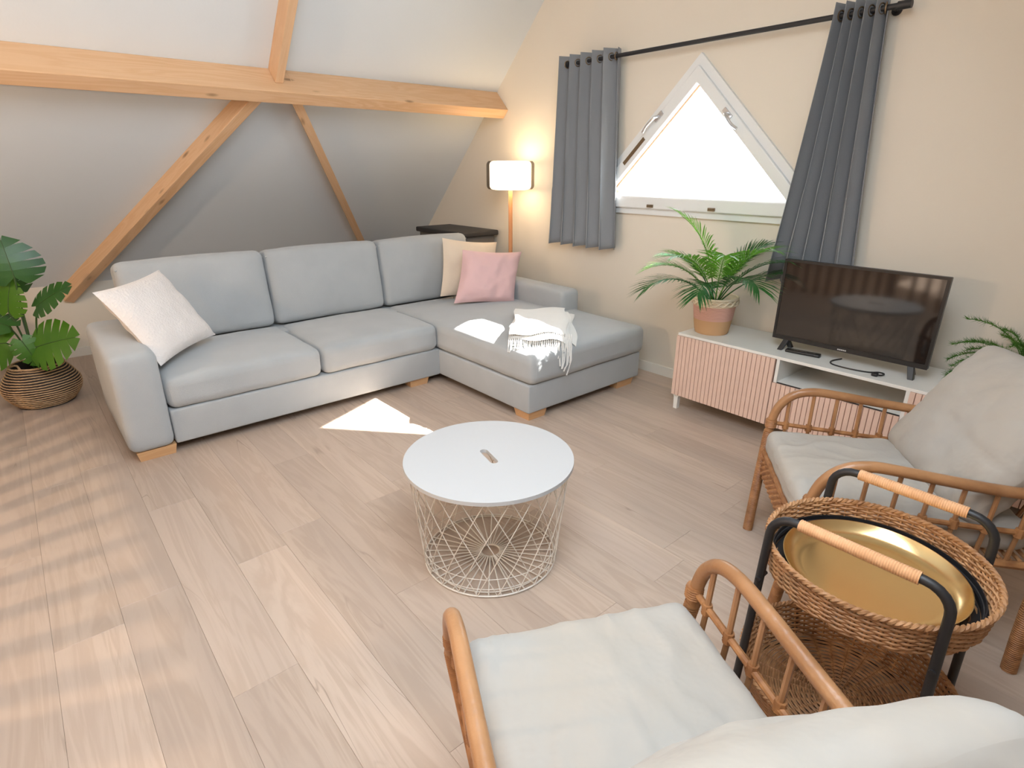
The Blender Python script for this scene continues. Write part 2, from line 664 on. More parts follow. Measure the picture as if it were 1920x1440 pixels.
def plank_mesh(w, l):
    k = (round(w, 3), round(l, 3))
    if k not in pm:
        g, c = 0.0002, 0.0006
        b = MB()
        x, y = w / 2 - g, l / 2 - g
        b.add([(-x, -y, -.008), (x, -y, -.008), (x, y, -.008), (-x, y, -.008),
               (-x, -y, -c), (x, -y, -c), (x, y, -c), (-x, y, -c),
               (-x + c, -y + c, 0), (x - c, -y + c, 0), (x - c, y - c, 0), (-x + c, y - c, 0)],
              [(0, 1, 5, 4), (1, 2, 6, 5), (2, 3, 7, 6), (3, 0, 4, 7),
               (4, 5, 9, 8), (5, 6, 10, 9), (6, 7, 11, 10), (7, 4, 8, 11), (8, 9, 10, 11)])
        pm[k] = b.mesh('plank', M_PLANK, smooth=False)
    return pm[k]


x = W
row = 0
while x > XL + 0.02:
    w = min(PW, x - XL)
    y = YN - (row * 0.43 + 0.17 * (row % 3)) % PL
    while y < YK:
        a, b = max(y, YN), min(y + PL, YK)
        if b - a > 0.05:
            link('plank', plank_mesh(w, b - a), floor, (x - w / 2, (a + b) / 2, 0))
        y += PL
    x -= w
    row += 1

# gable wall with the triangular opening
OP = [(2.155, 1.865), (2.785, 1.235), (1.525, 1.235)]          # apex, corner by the sofa, corner by the tv
TH = 0.12


def gable(x0, x1, hole):
    b = MB()
    P0, P1, P2, P3, P4 = (YN, 0), (YK, 0), (YK, SL - YK), (YR, ZR), (YN, YN + SN)
    A, L, R = hole
    vs = [(xx, *p) for xx in (x0, x1) for p in (P0, P1, P2, P3, P4, A, L, R)]
    fs = []
    for o in (0, 8):
        fs += [(o, o + 1, o + 6, o + 7), (o + 1, o + 2, o + 3, o + 5, o + 6), (o, o + 7, o + 5, o + 3, o + 4)]
    fs += [(5, 6, 14, 13), (6, 7, 15, 14), (7, 5, 13, 15)]
    return b.add(vs, fs)


wall_right = struct('wall_right', gable(W, W + TH, OP), M_WALL, label='cream gable wall with triangular window')
struct('wall_left', MB().prism([(YN, 0), (YK, 0), (YK, SL - YK), (YR, ZR), (YN, YN + SN)], 'x', XL - .1, XL), M_WALL)
struct('wall_back', MB().box(XL, W, YK, YK + .1, 0, SL - YK), M_WALL, label='low cream knee wall under the slope')
struct('wall_front', MB().box(XL, W, YN - .1, YN, 0, YN + SN), M_WALL)
# sloped ceiling on the sofa side
cb = MB()
q = 0.08
cb.add([(XL, YK, SL - YK), (W, YK, SL - YK), (W, YR, ZR), (XL, YR, ZR),
        (XL, YK + q, SL - YK + q), (W, YK + q, SL - YK + q), (W, YR, ZR + 2 * q), (XL, YR, ZR + 2 * q)],
       [(0, 1, 2, 3), (7, 6, 5, 4), (0, 4, 5, 1), (1, 5, 6, 2), (3, 7, 4, 0)])
# opposite slope with an opening for the added roof window
HX0, HX1, HY0, HY1 = -0.45, 1.40, -0.05, 1.10
xs, ys = [XL, HX0, HX1, W], [YN, HY0, HY1, YR]
for o in (0.0, 0.11):
    vs = [(xx, yy, yy + SN + o) for xx in xs for yy in ys]
    fs = [(i * 4 + j, (i + 1) * 4 + j, (i + 1) * 4 + j + 1, i * 4 + j + 1) for i in range(3) for j in range(3) if not (i == 1 and j == 1)]
    cb.add(vs, fs)
hv = [(HX0, HY0), (HX1, HY0), (HX1, HY1), (HX0, HY1)]
cb.add([(a, b, b + SN + o) for o in (0, .11) for a, b in hv], [(i, (i + 1) % 4, 4 + (i + 1) % 4, 4 + i) for i in range(4)])
struct('ceiling', cb, M_SLOPE, label='white sloped ceiling')
# roof window behind the camera, added to let general daylight into the room
rw = struct('added_roof_window', MB().add([(a, b, b + SN + o) for o in (.03, .10) for a, b in
                                  hv + [(HX0 + .06, HY0 + .05), (HX1 - .06, HY0 + .05), (HX1 - .06, HY1 - .05), (HX0 + .06, HY1 - .05)]],
                                 [f for i in range(4) for j in [(i + 1) % 4] for f in
                                  ((i, j, 4 + j, 4 + i), (8 + i, 12 + i, 12 + j, 8 + j), (4 + i, 4 + j, 12 + j, 12 + i))]), M_UPVC,
            label='white framed roof window out of view, added for daylight')
pn = link('pane', MB().add([(a, b, b + SN + .07) for a, b in hv], [(0, 1, 2, 3)]).mesh('pane', M_PANE, False), rw)


def portal(name, loc, rot, sx, sy):
    d = bpy.data.lights.new(name, 'AREA')
    d.shape = 'RECTANGLE'
    d.size, d.size_y = sx, sy
    d.cycles.is_portal = True
    o = bpy.data.objects.new(name, d)
    COL.objects.link(o)
    o.location = loc
    o.rotation_euler = rot


portal('added_roof_window_daylight', ((HX0 + HX1) / 2, (HY0 + HY1) / 2 - .1, (HY0 + HY1) / 2 + SN + .1), (radians(45), 0, 0), HX1 - HX0, (HY1 - HY0) * 1.42)  # sky portal at the added, unseen roof window
portal('gable_window_daylight', (W + TH + .01, 2.155, 1.55), (0, radians(90), 0), .66, 1.3)

# baseboards
struct('baseboard_right', MB().box(W - .014, W, YN, YK, 0, .068), M_TRIM)
struct('baseboard_back', MB().box(XL, W - .014, YK - .014, YK, 0, .068), M_TRIM)

# ------------------------------------------------------------------ triangular window


def tri(cr, cl, zb):
    """triangle from right line z=y+cr, left line z=cl-y and base zb."""
    ya = (cl - cr) / 2
    return [(ya, ya + cr), (cl - zb, zb), (zb - cr, zb)]


win = struct('window_1', MB().tri_frame(tri(-.13, 4.19, 1.10), tri(-.20, 4.12, 1.145), W - .022, W), M_UPVC,
             label='white triangular gable window')
sash = link('sash', MB().tri_frame(tri(-.195, 4.125, 1.14), tri(-.285, 4.025, 1.238), W - .046, W - .002, tri(-.285, 4.025, 1.214)).mesh('sash', M_UPVC, False), win)
m = sash.modifiers.new('bevel', 'BEVEL')
m.width = .006
m.segments = 2
link('glass_pane', MB().prism(tri(-.28, 4.03, 1.23), 'x', W + .095, W + .10).mesh('glass_pane', M_PANE, False), win)
# timber lining of the reveal
lin = MB()
lin.add([(xx, y_, z_) for xx in (W - .004, W + .088) for y_, z_ in ((2.16, 1.868), (2.778, 1.25), (2.77, 1.242), (2.152, 1.86))],
        [(0, 1, 2, 3), (7, 6, 5, 4), (0, 4, 5, 1), (1, 5, 6, 2), (2, 6, 7, 3), (3, 7, 4, 0)])
link('reveal_lining', lin.mesh('reveal_lining', M_REVEAL, False), win)


def win_handle(y, z, ang):
    """lever handle lying along a diagonal stile; ang = lever direction in the wall plane (y,z)."""
    ca, sa = cos(ang), sin(ang)

    def Q(a, b, dx):
        return (W - .046 - dx, y + a * ca - b * sa, z + a * sa + b * ca)
    b = MB()
    b.add([Q(a, c, d) for d in (0, .010) for a, c in ((-.035, -.013), (.035, -.013), (.035, .013), (-.035, .013))],
          [(0, 1, 2, 3), (7, 6, 5, 4), (0, 4, 5, 1), (1, 5, 6, 2), (2, 6, 7, 3), (3, 7, 4, 0)])
    h = link('handle', b.mesh('handle', M_STEEL, False), win)
    l = MB().tube(smooth_path([Q(0, 0, .008), Q(.005, 0, .035), Q(.03, 0, .045), Q(.08, .004, .046), Q(.125, -.004, .044)], 5),
                  .0085, 8)
    link('lever', l.mesh('lever', M_STEEL), h)
    return h


win_handle(2.405, 1.700, radians(-45))
win_handle(1.930, 1.690, radians(225))
# ventilation slot in the stile
sl = MB()
c45 = cos(pi / 4)
cy, cz = 2.585, 1.50
for a0, a1, b0, b1, d, in ((-.11, .11, -.012, .012, .003),):
    sl.add([(W - .046 - dd, cy + (a - b) * c45, cz - (a + b) * c45) for dd in (0, d) for a, b in ((a0, b0), (a1, b0), (a1, b1), (a0, b1))],
           [(0, 1, 2, 3), (7, 6, 5, 4), (0, 4, 5, 1), (1, 5, 6, 2), (2, 6, 7, 3), (3, 7, 4, 0)])
link('vent_slot', sl.mesh('vent_slot', M_BRONZE, False), win)
for y in (2.414, 1.958):
    h = MB().box(W - .060, W - .044, y - .022, y + .022, 1.150, 1.168)
    h.tube([(W - .06, y - .018, 1.163), (W - .06, y + .018, 1.163)], .006, 8)
    link('hinge_catch', h.mesh('hinge_catch', M_BRONZE), win)


# ================================================================== BEAMS
def beam(name, p0, p1, nrm, side, depth, width, material, label):
    """p0,p1: the edge line lying on the roof plane; beam goes depth along nrm and width along side."""
    p0, p1 = Vector(p0), Vector(p1)
    xa = (p1 - p0)
    L = xa.length
    xa.normalize()
    nrm = Vector(nrm).normalized()
    ya = Vector(side).normalized()
    Mx = Matrix((xa, ya, nrm)).transposed().to_4x4()
    Mx.translation = p0
    b = MB().box(0, L, 0, width, 0, depth)
    if Mx.to_3x3().determinant() < 0:
        ya = -ya
        Mx = Matrix((xa, ya, nrm)).transposed().to_4x4()
        Mx.translation = p0 - ya * width
    o = link(name, b.mesh(name, material, False))
    o.matrix_world = Mx
    m = o.modifiers.new('bevel', 'BEVEL')
    m.width = .004
    m.segments = 2
    return tag(o, label, 'beam')


R2 = sqrt(.5)
NR = Vector((0, -R2, -R2))
DS = Vector((0, R2, -R2))


def on_slope(x, y):
    return Vector((x, y, SL - y))


beam('roof_purlin', on_slope(-4.0, 4.08), on_slope(W - .001, 4.08), NR, DS, .205, .088, M_PINE,
     'long knotty pine purlin running along the sloped ceiling to the gable wall')
beam('rafter', on_slope(1.47, YR + .25), on_slope(1.47, 4.079), NR, (1, 0, 0), .13, .052, M_PINE,
     'pine rafter coming down the sloped ceiling and ending on top of the purlin')


def brace(x0, y0, x1, y1, w, d, label):
    a, b_ = on_slope(x0, y0), on_slope(x1, y1)
    t = (b_ - a).normalized()
    s = NR.cross(t)
    if s.x < 0:
        s = -s
    return beam('diagonal_brace', a, b_, NR, s, d, w, M_PINE, label)


brace(1.384, 4.13, .185, 5.53, .068, .12, 'diagonal pine brace slanting down towards the monstera basket')
brace(1.533, 4.10, 2.70, 5.49, .060, .12, 'diagonal pine brace slanting down behind the sofa towards the plastic storage box')

# ================================================================== SOFA
sofa = thing('corner_sofa', 'light grey fabric corner sofa with chaise and wooden block legs', 'sofa', (1.64, 3.5, 0))
part('armrest', MB().rbox(.195, .402, 3.135, 4.02, .052, .568, .045, 6, crown=.004, wr=.002, seed=1), M_SOFA, sofa)
part('armrest', MB().rbox(2.905, 3.090, 2.83, 4.02, .20, .568, .04, 6, crown=.004, wr=.002, seed=2), M_SOFA, sofa)
part('base', MB().rbox(.404, 2.05, 3.155, 4.0, .052, .237, .012, 4), M_SOFA, sofa)
part('chaise_base', MB().rbox(2.045, 3.070, 2.238, 4.0, .052, .228, .012, 4), M_SOFA, sofa)
part('seat_cushion', MB().rbox(.404, 1.224, 3.142, 3.86, .235, .412, .05, 12, crown=.03, wr=.004, seed=3), M_SOFA, sofa)
part('seat_cushion', MB().rbox(1.226, 2.043, 3.142, 3.86, .235, .412, .05, 12, crown=.03, wr=.004, seed=4), M_SOFA, sofa)
part('chaise_cushion', MB().rbox(2.040, 3.088, 2.212, 3.86, .226, .412, .05, 14, crown=.03, wr=.004, seed=5), M_SOFA, sofa)
for i, (a, b) in enumerate(((.385, 1.205), (1.209, 2.020), (2.024, 2.835))):
    mb = MB().rbox(a, b, -.10, .10, 0, .49, .05, 12, crown=.012, wr=.004, seed=6 + i, crown_y=.035)
    mb.xf(Matrix.Translation((0, 3.895, .405)) @ Matrix.Rotation(radians(-9), 4, 'X'))
    bc = part('back_cushion', mb, M_SOFA, sofa)
    pp = []
    y0, z0 = 3.895, .405
    for k in range(25):
        u = -1 + 2 * k / 24
        xx = (a + b) / 2 + (b - a) / 2 * u * .985
        zz = .487 - .018 * abs(u) ** 8 + .012 * (1 - u * u) * .2
        pp.append((xx, y0 + sin(radians(9)) * zz - .088 * cos(radians(9)), z0 + cos(radians(9)) * zz - .013))
    part('piping', MB().tube(pp, .0045, 6), M_SOFA, bc)
part('seat_deck', MB().box(.404, 2.90, 3.70, 3.95, .06, .398), M_SOFA, sofa, False)
part('back_frame', MB().rbox(.39, 2.88, 3.93, 4.02, .052, .70, .03, 4), M_SOFA, sofa)
for (a, b, c, d) in ((.222, .402, 3.158, 3.26), (1.815, 1.965, 3.175, 3.27), (2.058, 2.205, 2.250, 2.385), (2.86, 3.03, 2.250, 2.38),
                     (.222, .402, 3.88, 3.98), (2.88, 3.04, 3.88, 3.98)):
    part('leg', MB().box(a, b, c, d, 0, .054, .010), M_LEGW, sofa, smooth=False)


def place_pillow(name, mb, material, center, xaxis, zaxis, label):
    X = Vector(xaxis).normalized()
    Z = Vector(zaxis)
    Z = (Z - X * Z.dot(X)).normalized()
    Y = Z.cross(X)
    Mx = Matrix((X, Y, Z)).transposed().to_4x4()
    Mx.translation = center
    o = link(name, mb.mesh(name, material, True, weld=True))
    o.matrix_world = Mx
    return tag(o, label, 'cushion')


place_pillow('throw_pillow', MB().pillow(.245, .228, .075, seed=1, wr=.012), M_WAFFLE, (.505, 3.505, .655), (.355, .34, .03), (-.2, .15, .37),
             'off-white waffle throw pillow leaning against the sofa armrest beside the monstera')
place_pillow('throw_pillow', MB().pillow(.25, .225, .065, seed=2, wr=.012, shear=.1), M_BEIGE, (2.70, 3.67, .650), (.98, -.12, -.13), (.10, .28, 1),
             'beige ribbed throw pillow behind the pink one in the sofa corner')
place_pillow('throw_pillow', MB().pillow(.245, .205, .08, seed=3, wr=.018, shear=.24), M_PINK, (2.705, 3.43, .615), (1, -.32, -.09), (.24, .36, 1),
             'pale pink throw pillow in the sofa corner, in front of the beige one')

# ------------------------------------------------------------------ folded throw on the chaise
throw = thing('fringed_throw', 'folded white woven throw with fringed edge lying on the chaise', 'blanket', (2.45, 2.55, .43))
TA, TB = Vector((.70, .714, 0)), Vector((.714, -.70, 0))


def cush_z(x, y):
    u, v = (x - 2.564) / .524, (y - 3.036) / .824
    z = .412 + .03 * max(0, 1 - u * u) * max(0, 1 - v * v)
    dy = 2.262 - y
    if dy > 0:
        z -= min(.5, .05 - sqrt(max(0, .05 ** 2 - min(dy, .05) ** 2)) + max(0, dy - .05) * 4)
    dx = 2.090 - x
    if dx > 0:
        z -= min(.5, .05 - sqrt(max(0, .05 ** 2 - min(dx, .05) ** 2)) + max(0, dx - .05) * 4)
    return z


def throw_pt(a, b, h, seed=0):
    p = Vector((2.45, 2.55, 0)) + TA * a + TB * b
    p.x = max(p.x, 2.022)
    z = cush_z(p.x, max(p.y, 2.20)) + h
    if p.y < 2.20:
        z -= (2.20 - p.y) * 1.3
        p.y = 2.198
    z += .006 * noise.noise(Vector((a * 9, b * 9, seed)))
    return Vector((p.x, p.y, z))


for i, (a0, a1, b0, b1, h0, h1, sk) in enumerate(((-.30, .33, -.19, .20, .006, .026, .05), (-.32, .31, -.20, .17, .027, .048, -.02),
                                                 (-.27, .29, -.19, .15, .049, .070, .06))):
    n = 16
    b = MB()
    vs, fs = [], []
    for h in (h0, h1):
        for ia in range(n + 1):
            for ib in range(n + 1):
                u, v = ia / n, ib / n
                e = min(1, min(u, 1 - u, v, 1 - v) * 9)
                hh = (h0 + h1) / 2 + (h - (h0 + h1) / 2) * sqrt(1 - (1 - e) ** 2)
                aa = a0 + (a1 - a0) * u + sk * (v - .5) + .012 * sin(v * 9 + i)
                bb = b0 + (b1 - b0) * v + .012 * sin(u * 8 + i * 2)
                vs.append(throw_pt(aa, bb, hh + .010 * noise.noise(Vector((aa * 7, bb * 7, i * .3))), i))
    mm = (n + 1) ** 2
    for s in (0, 1):
        for ia in range(n):
            for ib in range(n):
                q4 = [s * mm + ia * (n + 1) + ib, s * mm + (ia + 1) * (n + 1) + ib, s * mm + (ia + 1) * (n + 1) + ib + 1, s * mm + ia * (n + 1) + ib + 1]
                fs.append(tuple(q4 if s else q4[::-1]))
    for k in range(n):
        for e0, e1 in (((k) * (n + 1), (k + 1) * (n + 1)), ((k + 1) * (n + 1) + n, k * (n + 1) + n), (k + 1, k), (n * (n + 1) + k, n * (n + 1) + k + 1)):
            fs.append((e0, e1, e1 + mm, e0 + mm))
    b.add(vs, fs)
    part('fold_layer', b, M_THROW, throw)
fr = MB()
for layer, (a_, hh) in enumerate(((-.31, .036), (-.265, .058))):
    for k in range(34):
        v = -.20 + .37 * k / 33
        L = .075 + .02 * rng.random()
        w = (rng.random() - .5) * .03
        pts = [throw_pt(a_ + .015 - L * t, v + w * t * t, max(.004, hh * (1 - t * 1.6)), 2) for t in (0, .3, .65, 1)]
        fr.tube(pts, [.0035, .0042, .0035, .0045], 5)
part('fringe', fr, M_THROW, throw)['kind'] = 'stuff'

# ================================================================== STORAGE BOX behind the sofa
box = thing('storage_box', 'dark plastic storage box with black lid in the corner behind the sofa', 'storage box', (3.10, 4.41, 0))
part('body', MB().rbox(2.93, 3.275, 4.06, 4.76, 0, .845, .012, 3), M_BOX, box)
part('lid', MB().rbox(2.905, 3.30, 4.03, 4.785, .838, .882, .012, 3), M_BOXLID, box)
for z in (.30, .58):
    part('rib', MB().box(2.922, 3.283, 4.052, 4.768, z, z + .014), M_BOX, box, smooth=False)
part('handle_recess', MB().rbox(2.918, 2.935, 4.30, 4.52, .745, .79, .006, 3), M_BOXLID, box)

# ================================================================== FLOOR LAMP
lx, ly = 3.125, 3.665
lamp = thing('floor_lamp', 'lit floor lamp with opal and smoked glass drum shade on slim wooden pole', 'floor lamp', (lx, ly, 0))
part('base', MB().lathe([(.0, 0), (.13, 0), (.13, .012), (.12, .018), (0, .018)], 40, (lx, ly)), M_BLACK, lamp)
part('pole', MB().lathe([(.0165, .015), (.0165, 1.27)], 16, (lx, ly), True, True), M_COPPER, lamp)


def drum(r, z0, z1, c, inset):
    pr = [(r - inset, z0)]
    for k in range(7):
        a = -pi / 2 + pi / 2 * k / 6
        pr.append((r - c + c * cos(a), z0 + c + c * sin(a)))
    for k in range(7):
        a = pi / 2 * k / 6
        pr.append((r - c + c * cos(a), z1 - c + c * sin(a)))
    pr.append((r - inset, z1))
    return pr


shade = part('lamp_shade', MB().lathe(drum(.166, 1.234, 1.448, .03, .05), 48, (lx, ly)), M_OPAL, lamp, label='glowing opal inner shade')
part('outer_shade', MB().lathe(drum(.190, 1.232, 1.452, .035, .05)[3:-3], 48, (lx, ly)), M_SMOKE, lamp, label='smoked glass outer shade')
part('socket', MB().lathe([(.025, 1.25), (.025, 1.30), (.02, 1.31)], 16, (lx, ly), True, True), M_BLACK, lamp)
part('bulb', MB().lathe([(.012, 1.31), (.028, 1.335), (.03, 1.355), (.02, 1.38), (.002, 1.388)], 20, (lx, ly)), M_OPAL, lamp)
ld = bpy.data.lights.new('floor_lamp_light', 'POINT')
ld.energy = 0.8
ld.color = (1.0, 0.66, 0.34)
ld.shadow_soft_size = 0.05
lo = bpy.data.objects.new('floor_lamp_light', ld)
COL.objects.link(lo)
lo.location = (lx, ly, 1.47)

# ================================================================== CURTAINS AND ROD
RX, RZ = W - .09, 2.075
rod = thing('curtain_rod', 'black metal curtain rod above the triangular window', 'curtain rod', (RX, 2.15, RZ))
part('pole', MB().tube([(RX, 1.135, RZ), (RX, 3.20, RZ)], .0125, 14), M_BLACK, rod)
for y in (1.10, 3.185):
    part('finial', MB().tube([(RX, y - .02, RZ), (RX, y + .035, RZ)], .018, 14), M_BLACK, rod)
for y in (1.165, 3.215):
    part('bracket', MB().tube([(RX, y, RZ), (W - .006, y, RZ)], .007, 8).tube([(W - .008, y, RZ), (W - .001, y, RZ)], .022, 14), M_BLACK, rod)


def curtain(label, yt, yb, ztop, zbot, folds, amp_t, amp_b, flat_side, seed, group):
    c = thing('curtain', label, 'curtain', (RX, (yt[0] + yt[1]) / 2, zbot), group=group)
    nu, nv = folds * 14, 26
    vs, fs = [], []
    for j in range(nv + 1):
        t = j / nv
        s = t ** 1.15
        y0 = yt[0] + (yb[0] - yt[0]) * s
        y1 = yt[1] + (yb[1] - yt[1]) * s
        amp = amp_t + (amp_b - amp_t) * s
        for i in range(nu + 1):
            u = i / nu
            ph = 2 * pi * folds * u
            wob = .30 * noise.noise(Vector((u * 4, t * 1.3, seed)))
            w = sin(ph + wob * t)
            uu = u + .10 / folds * sin(2 * ph) * (.6 + .4 * t)
            xx = RX + amp * w * (1 + .22 * noise.noise(Vector((u * 3.3, .7, seed + 4)))) + .01 * t * noise.noise(Vector((u * 2, t * 2, seed)))
            xx = min(xx, W - .03)
            vs.append((xx, y0 + (y1 - y0) * uu, ztop + (zbot - ztop) * t + (.008 * w * (t - .05) if t > .9 else 0)))
    for j in range(nv):
        for i in range(nu):
            fs.append((j * (nu + 1) + i, j * (nu + 1) + i + 1, (j + 1) * (nu + 1) + i + 1, (j + 1) * (nu + 1) + i))
    o = part('cloth', MB().add(vs, fs), M_CURT, c)
    md = o.modifiers.new('thickness', 'SOLIDIFY')
    md.thickness = .003
    # eyelets where the rod passes through the cloth
    for k in range(2 * folds):
        u = k / (2 * folds)
        if k == 0:
            u = .02
        y = yt[0] + (yt[1] - yt[0]) * u
        part('eyelet', MB().tube([(RX + .022 * cos(a), y + .006 * cos(a) * (-1) ** k, RZ + .022 * sin(a)) for a in [2 * pi * q_ / 18 for q_ in range(18)]],
                                 .0035, 6, closed=True), M_BRONZE, c)
    return c


curtain('dark grey eyelet curtain hanging beside the floor lamp', (2.735, 3.235), (2.665, 3.31), 2.125, .85, 5, .058, .050, 1, 1, 'window curtains')
curtain('dark grey eyelet curtain hanging behind the television', (1.178, 1.395), (1.085, 1.535), 2.125, .80, 5, .052, .045, -1, 5, 'window curtains')

# ================================================================== TV BENCH
XC = 2.88
YA, YB = 1.84, .04          # ends
bench = thing('tv_bench', 'white tv bench with pink slatted fronts against the gable wall', 'tv bench', (3.09, .94, 0))
part('top_panel', MB().box(XC + .004, 3.30, YB, YA, .464, .48), M_WHITE, bench, False, .0015)
part('bottom_panel', MB().box(XC + .02, 3.29, YB + .016, YA - .016, .10, .116), M_WHITE, bench, False)
part('back_panel', MB().box(3.285, 3.297, YB, YA, .10, .464), M_WHITE, bench, False)
for y in (YB, YA - .016):
    part('side_panel', MB().box(XC + .02, 3.285, y, y + .016, .10, .464), M_WHITE, bench, False)
for y in (1.222, .632):
    part('divider', MB().box(XC + .004, 3.285, y, y + .016, .116, .464), M_WHITE, bench, False)
part('shelf', MB().box(XC + .012, 3.285, .648, 1.222, .326, .342), M_WHITE, bench, False)


def slat_front(name, y0, y1, z0, z1, n):
    d = part(name, MB().box(XC, XC + .014, y0 + .001, y1 - .001, z0, z1), M_SLATBACK, bench, False)
    p = (y1 - y0) / n
    me = MB().add([(-.008, -p * .42, z0), (-.008, p * .42, z0), (.001, p * .455, z0), (.001, -p * .455, z0),
                   (-.008, -p * .42, z1), (-.008, p * .42, z1), (.001, p * .455, z1), (.001, -p * .455, z1)],
                  [(3, 2, 1, 0), (4, 5, 6, 7), (0, 1, 5, 4), (1, 2, 6, 5), (2, 3, 7, 6), (3, 0, 4, 7)]).mesh('slat', M_SLAT, False)
    for k in range(n):
        yy = y0 + p * (k + .5)
        link('slat', me, d, (XC - bench.location.x, yy - bench.location.y, 0))
    return d


slat_front('door', 1.242, YA, .094, .466, 24)
slat_front('drawer_front', .646, 1.240, .094, .338, 24)
slat_front('door', YB, .632, .094, .466, 24)
part('drawer_gap', MB().box(XC + .003, XC + .012, .65, 1.22, .338, .3415), M_BLACKP, bench, False)
for y in (YA - .045, .94, YB + .02):
    for xx in (XC + .006, 3.235):
        b = MB()
        b.add([(xx, y + .004, 0), (xx + .028, y + .004, 0), (xx + .028, y + .028, 0), (xx, y + .028, 0),
               (xx - .002, y - .012, .10), (xx + .05, y - .012, .10), (xx + .05, y + .042, .10), (xx - .002, y + .042, .10),
               (xx - .001, y + .002, .075), (xx + .03, y + .002, .075), (xx + .03, y + .03, .075), (xx - .001, y + .03, .075)],
              [(3, 2, 1, 0), (4, 5, 6, 7), (0, 1, 9, 8), (1, 2, 10, 9), (2, 3, 11, 10), (3, 0, 8, 11), (8, 9, 5, 4), (9, 10, 6, 5), (10, 11, 7, 6), (11, 8, 4, 7)])
        part('leg', b, M_WHITE, bench, False)

# ------------------------------------------------------------------ television
tv = thing('television', 'black flat screen television standing on the tv bench', 'television', (3.05, .985, .48))
part('casing', MB().box(3.030, 3.055, .624, 1.346, .535, .957), M_BLACKP, tv, False, .004)
part('rear_housing', MB().box(3.055, 3.095, .72, 1.25, .56, .80, 0), M_BLACKP, tv, False, .01)
part('screen', MB().box(3.0285, 3.0305, .638, 1.332, .558, .944), M_SCREEN, tv, False)
part('bezel', MB().box(3.0265, 3.031, .624, 1.346, .535, .557).box(3.0265, 3.031, .624, 1.346, .945, .957)
     .box(3.0265, 3.031, .624, .637, .557, .945).box(3.0265, 3.031, 1.333, 1.346, .557, .945), M_BLACKP, tv, False)
for k in range(5):
    hh = (.0062, .0062, .0062, .0062, .0062)[k]
    part('logo_letter', MB().box(3.0258, 3.0266, .971 + .0085 * k, .9775 + .0085 * k, .541, .541 + hh), M_LOGO, tv, False)
for s, y in ((1, 1.27), (-1, .69)):
    b = MB()
    b.add([(3.0, y + s * .018 - .012, .48), (3.025, y + s * .018 - .012, .48), (3.025, y + s * .018 + .012, .48), (3.0, y + s * .018 + .012, .48),
           (3.03, y - .014, .54), (3.052, y - .014, .54), (3.052, y + .014, .54), (3.03, y + .014, .54)],
          [(3, 2, 1, 0), (4, 5, 6, 7), (0, 1, 5, 4), (1, 2, 6, 5), (2, 3, 7, 6), (3, 0, 4, 7)])
    b.add([(3.085, y - .012, .48), (3.11, y - .012, .48), (3.11, y + .012, .48), (3.085, y + .012, .48),
           (3.032, y - .012, .54), (3.05, y - .012, .54), (3.05, y + .012, .54), (3.032, y + .012, .54)],
          [(3, 2, 1, 0), (4, 5, 6, 7), (0, 1, 5, 4), (1, 2, 6, 5), (2, 3, 7, 6), (3, 0, 4, 7)])
    part('foot', b, M_BLACKP, tv, False, .002)
cable = thing('power_cable', 'black cable looped on the bench beneath the television', 'cable', (3.0, .88, .48))
part('cord', MB().tube(smooth_path([(3.08, 1.0, .485), (3.01, 1.02, .484), (2.96, 1.0, .484), (2.945, .93, .484), (2.96, .84, .484),
                                    (2.99, .80, .486), (2.985, .775, .486), (2.955, .775, .486), (2.945, .79, .486)], 7), .0035, 7), M_BLACKP, cable)
part('plug', MB().rbox(2.925, 2.950, .785, .812, .4805, .496, .005, 2), M_BLACKP, cable)
rem = thing('remote_control', 'slim black remote control lying under the television', 'remote', (3.02, 1.17, .48), radians(8))
part('body', MB().rbox(-.022, .022, -.085, .085, .0005, .016, .006, 3), M_BLACKP, rem, world=False)
for k in range(6):
    part('button', MB().box(-.012, -.004, -.06 + .02 * k, -.052 + .02 * k, .015, .0172).box(.004, .012, -.06 + .02 * k, -.052 + .02 * k, .015, .0172), M_BOX, rem, False, world=False)

# ================================================================== PALM IN WOVEN POT
px_, py_ = 3.05, 1.725
palm = thing('potted_palm', 'small green palm in pink and tan woven pot on the tv bench', 'potted plant', (px_, py_, .48))
prof = [(.0, 0), (.092, 0)]
for k in range(28):
    t = k / 27
    prof.append((.094 + .030 * t ** .8 + .0016 * sin(k * pi), .004 + .205 * t))
    prof.append((.0960 + .030 * t ** .8, .004 + .205 * (t + .018)))
prof += [(.121, .214), (.115, .205), (.110, .15)]
part('pot', MB().lathe(prof, 40), M_POT, palm, world=False)
for s in (0, 1):
    part('braid', MB().tube([(.1275 * cos(a) + .003 * cos(a) * cos(9 * a + s * pi), .1275 * sin(a) + .003 * sin(a) * cos(9 * a + s * pi), .190 + .012 * sin(9 * a + s * pi))
                             for a in [2 * pi * k / 108 for k in range(108)]], .0055, 6, closed=True), M_POTW, palm, world=False)
part('rim', MB().tube(ring(.125, .212, 48), .0075, 8, True), M_POTW, palm, world=False)
part('soil', MB().lathe([(0, .178), (.112, .175)], 24), M_SOIL, palm, world=False)


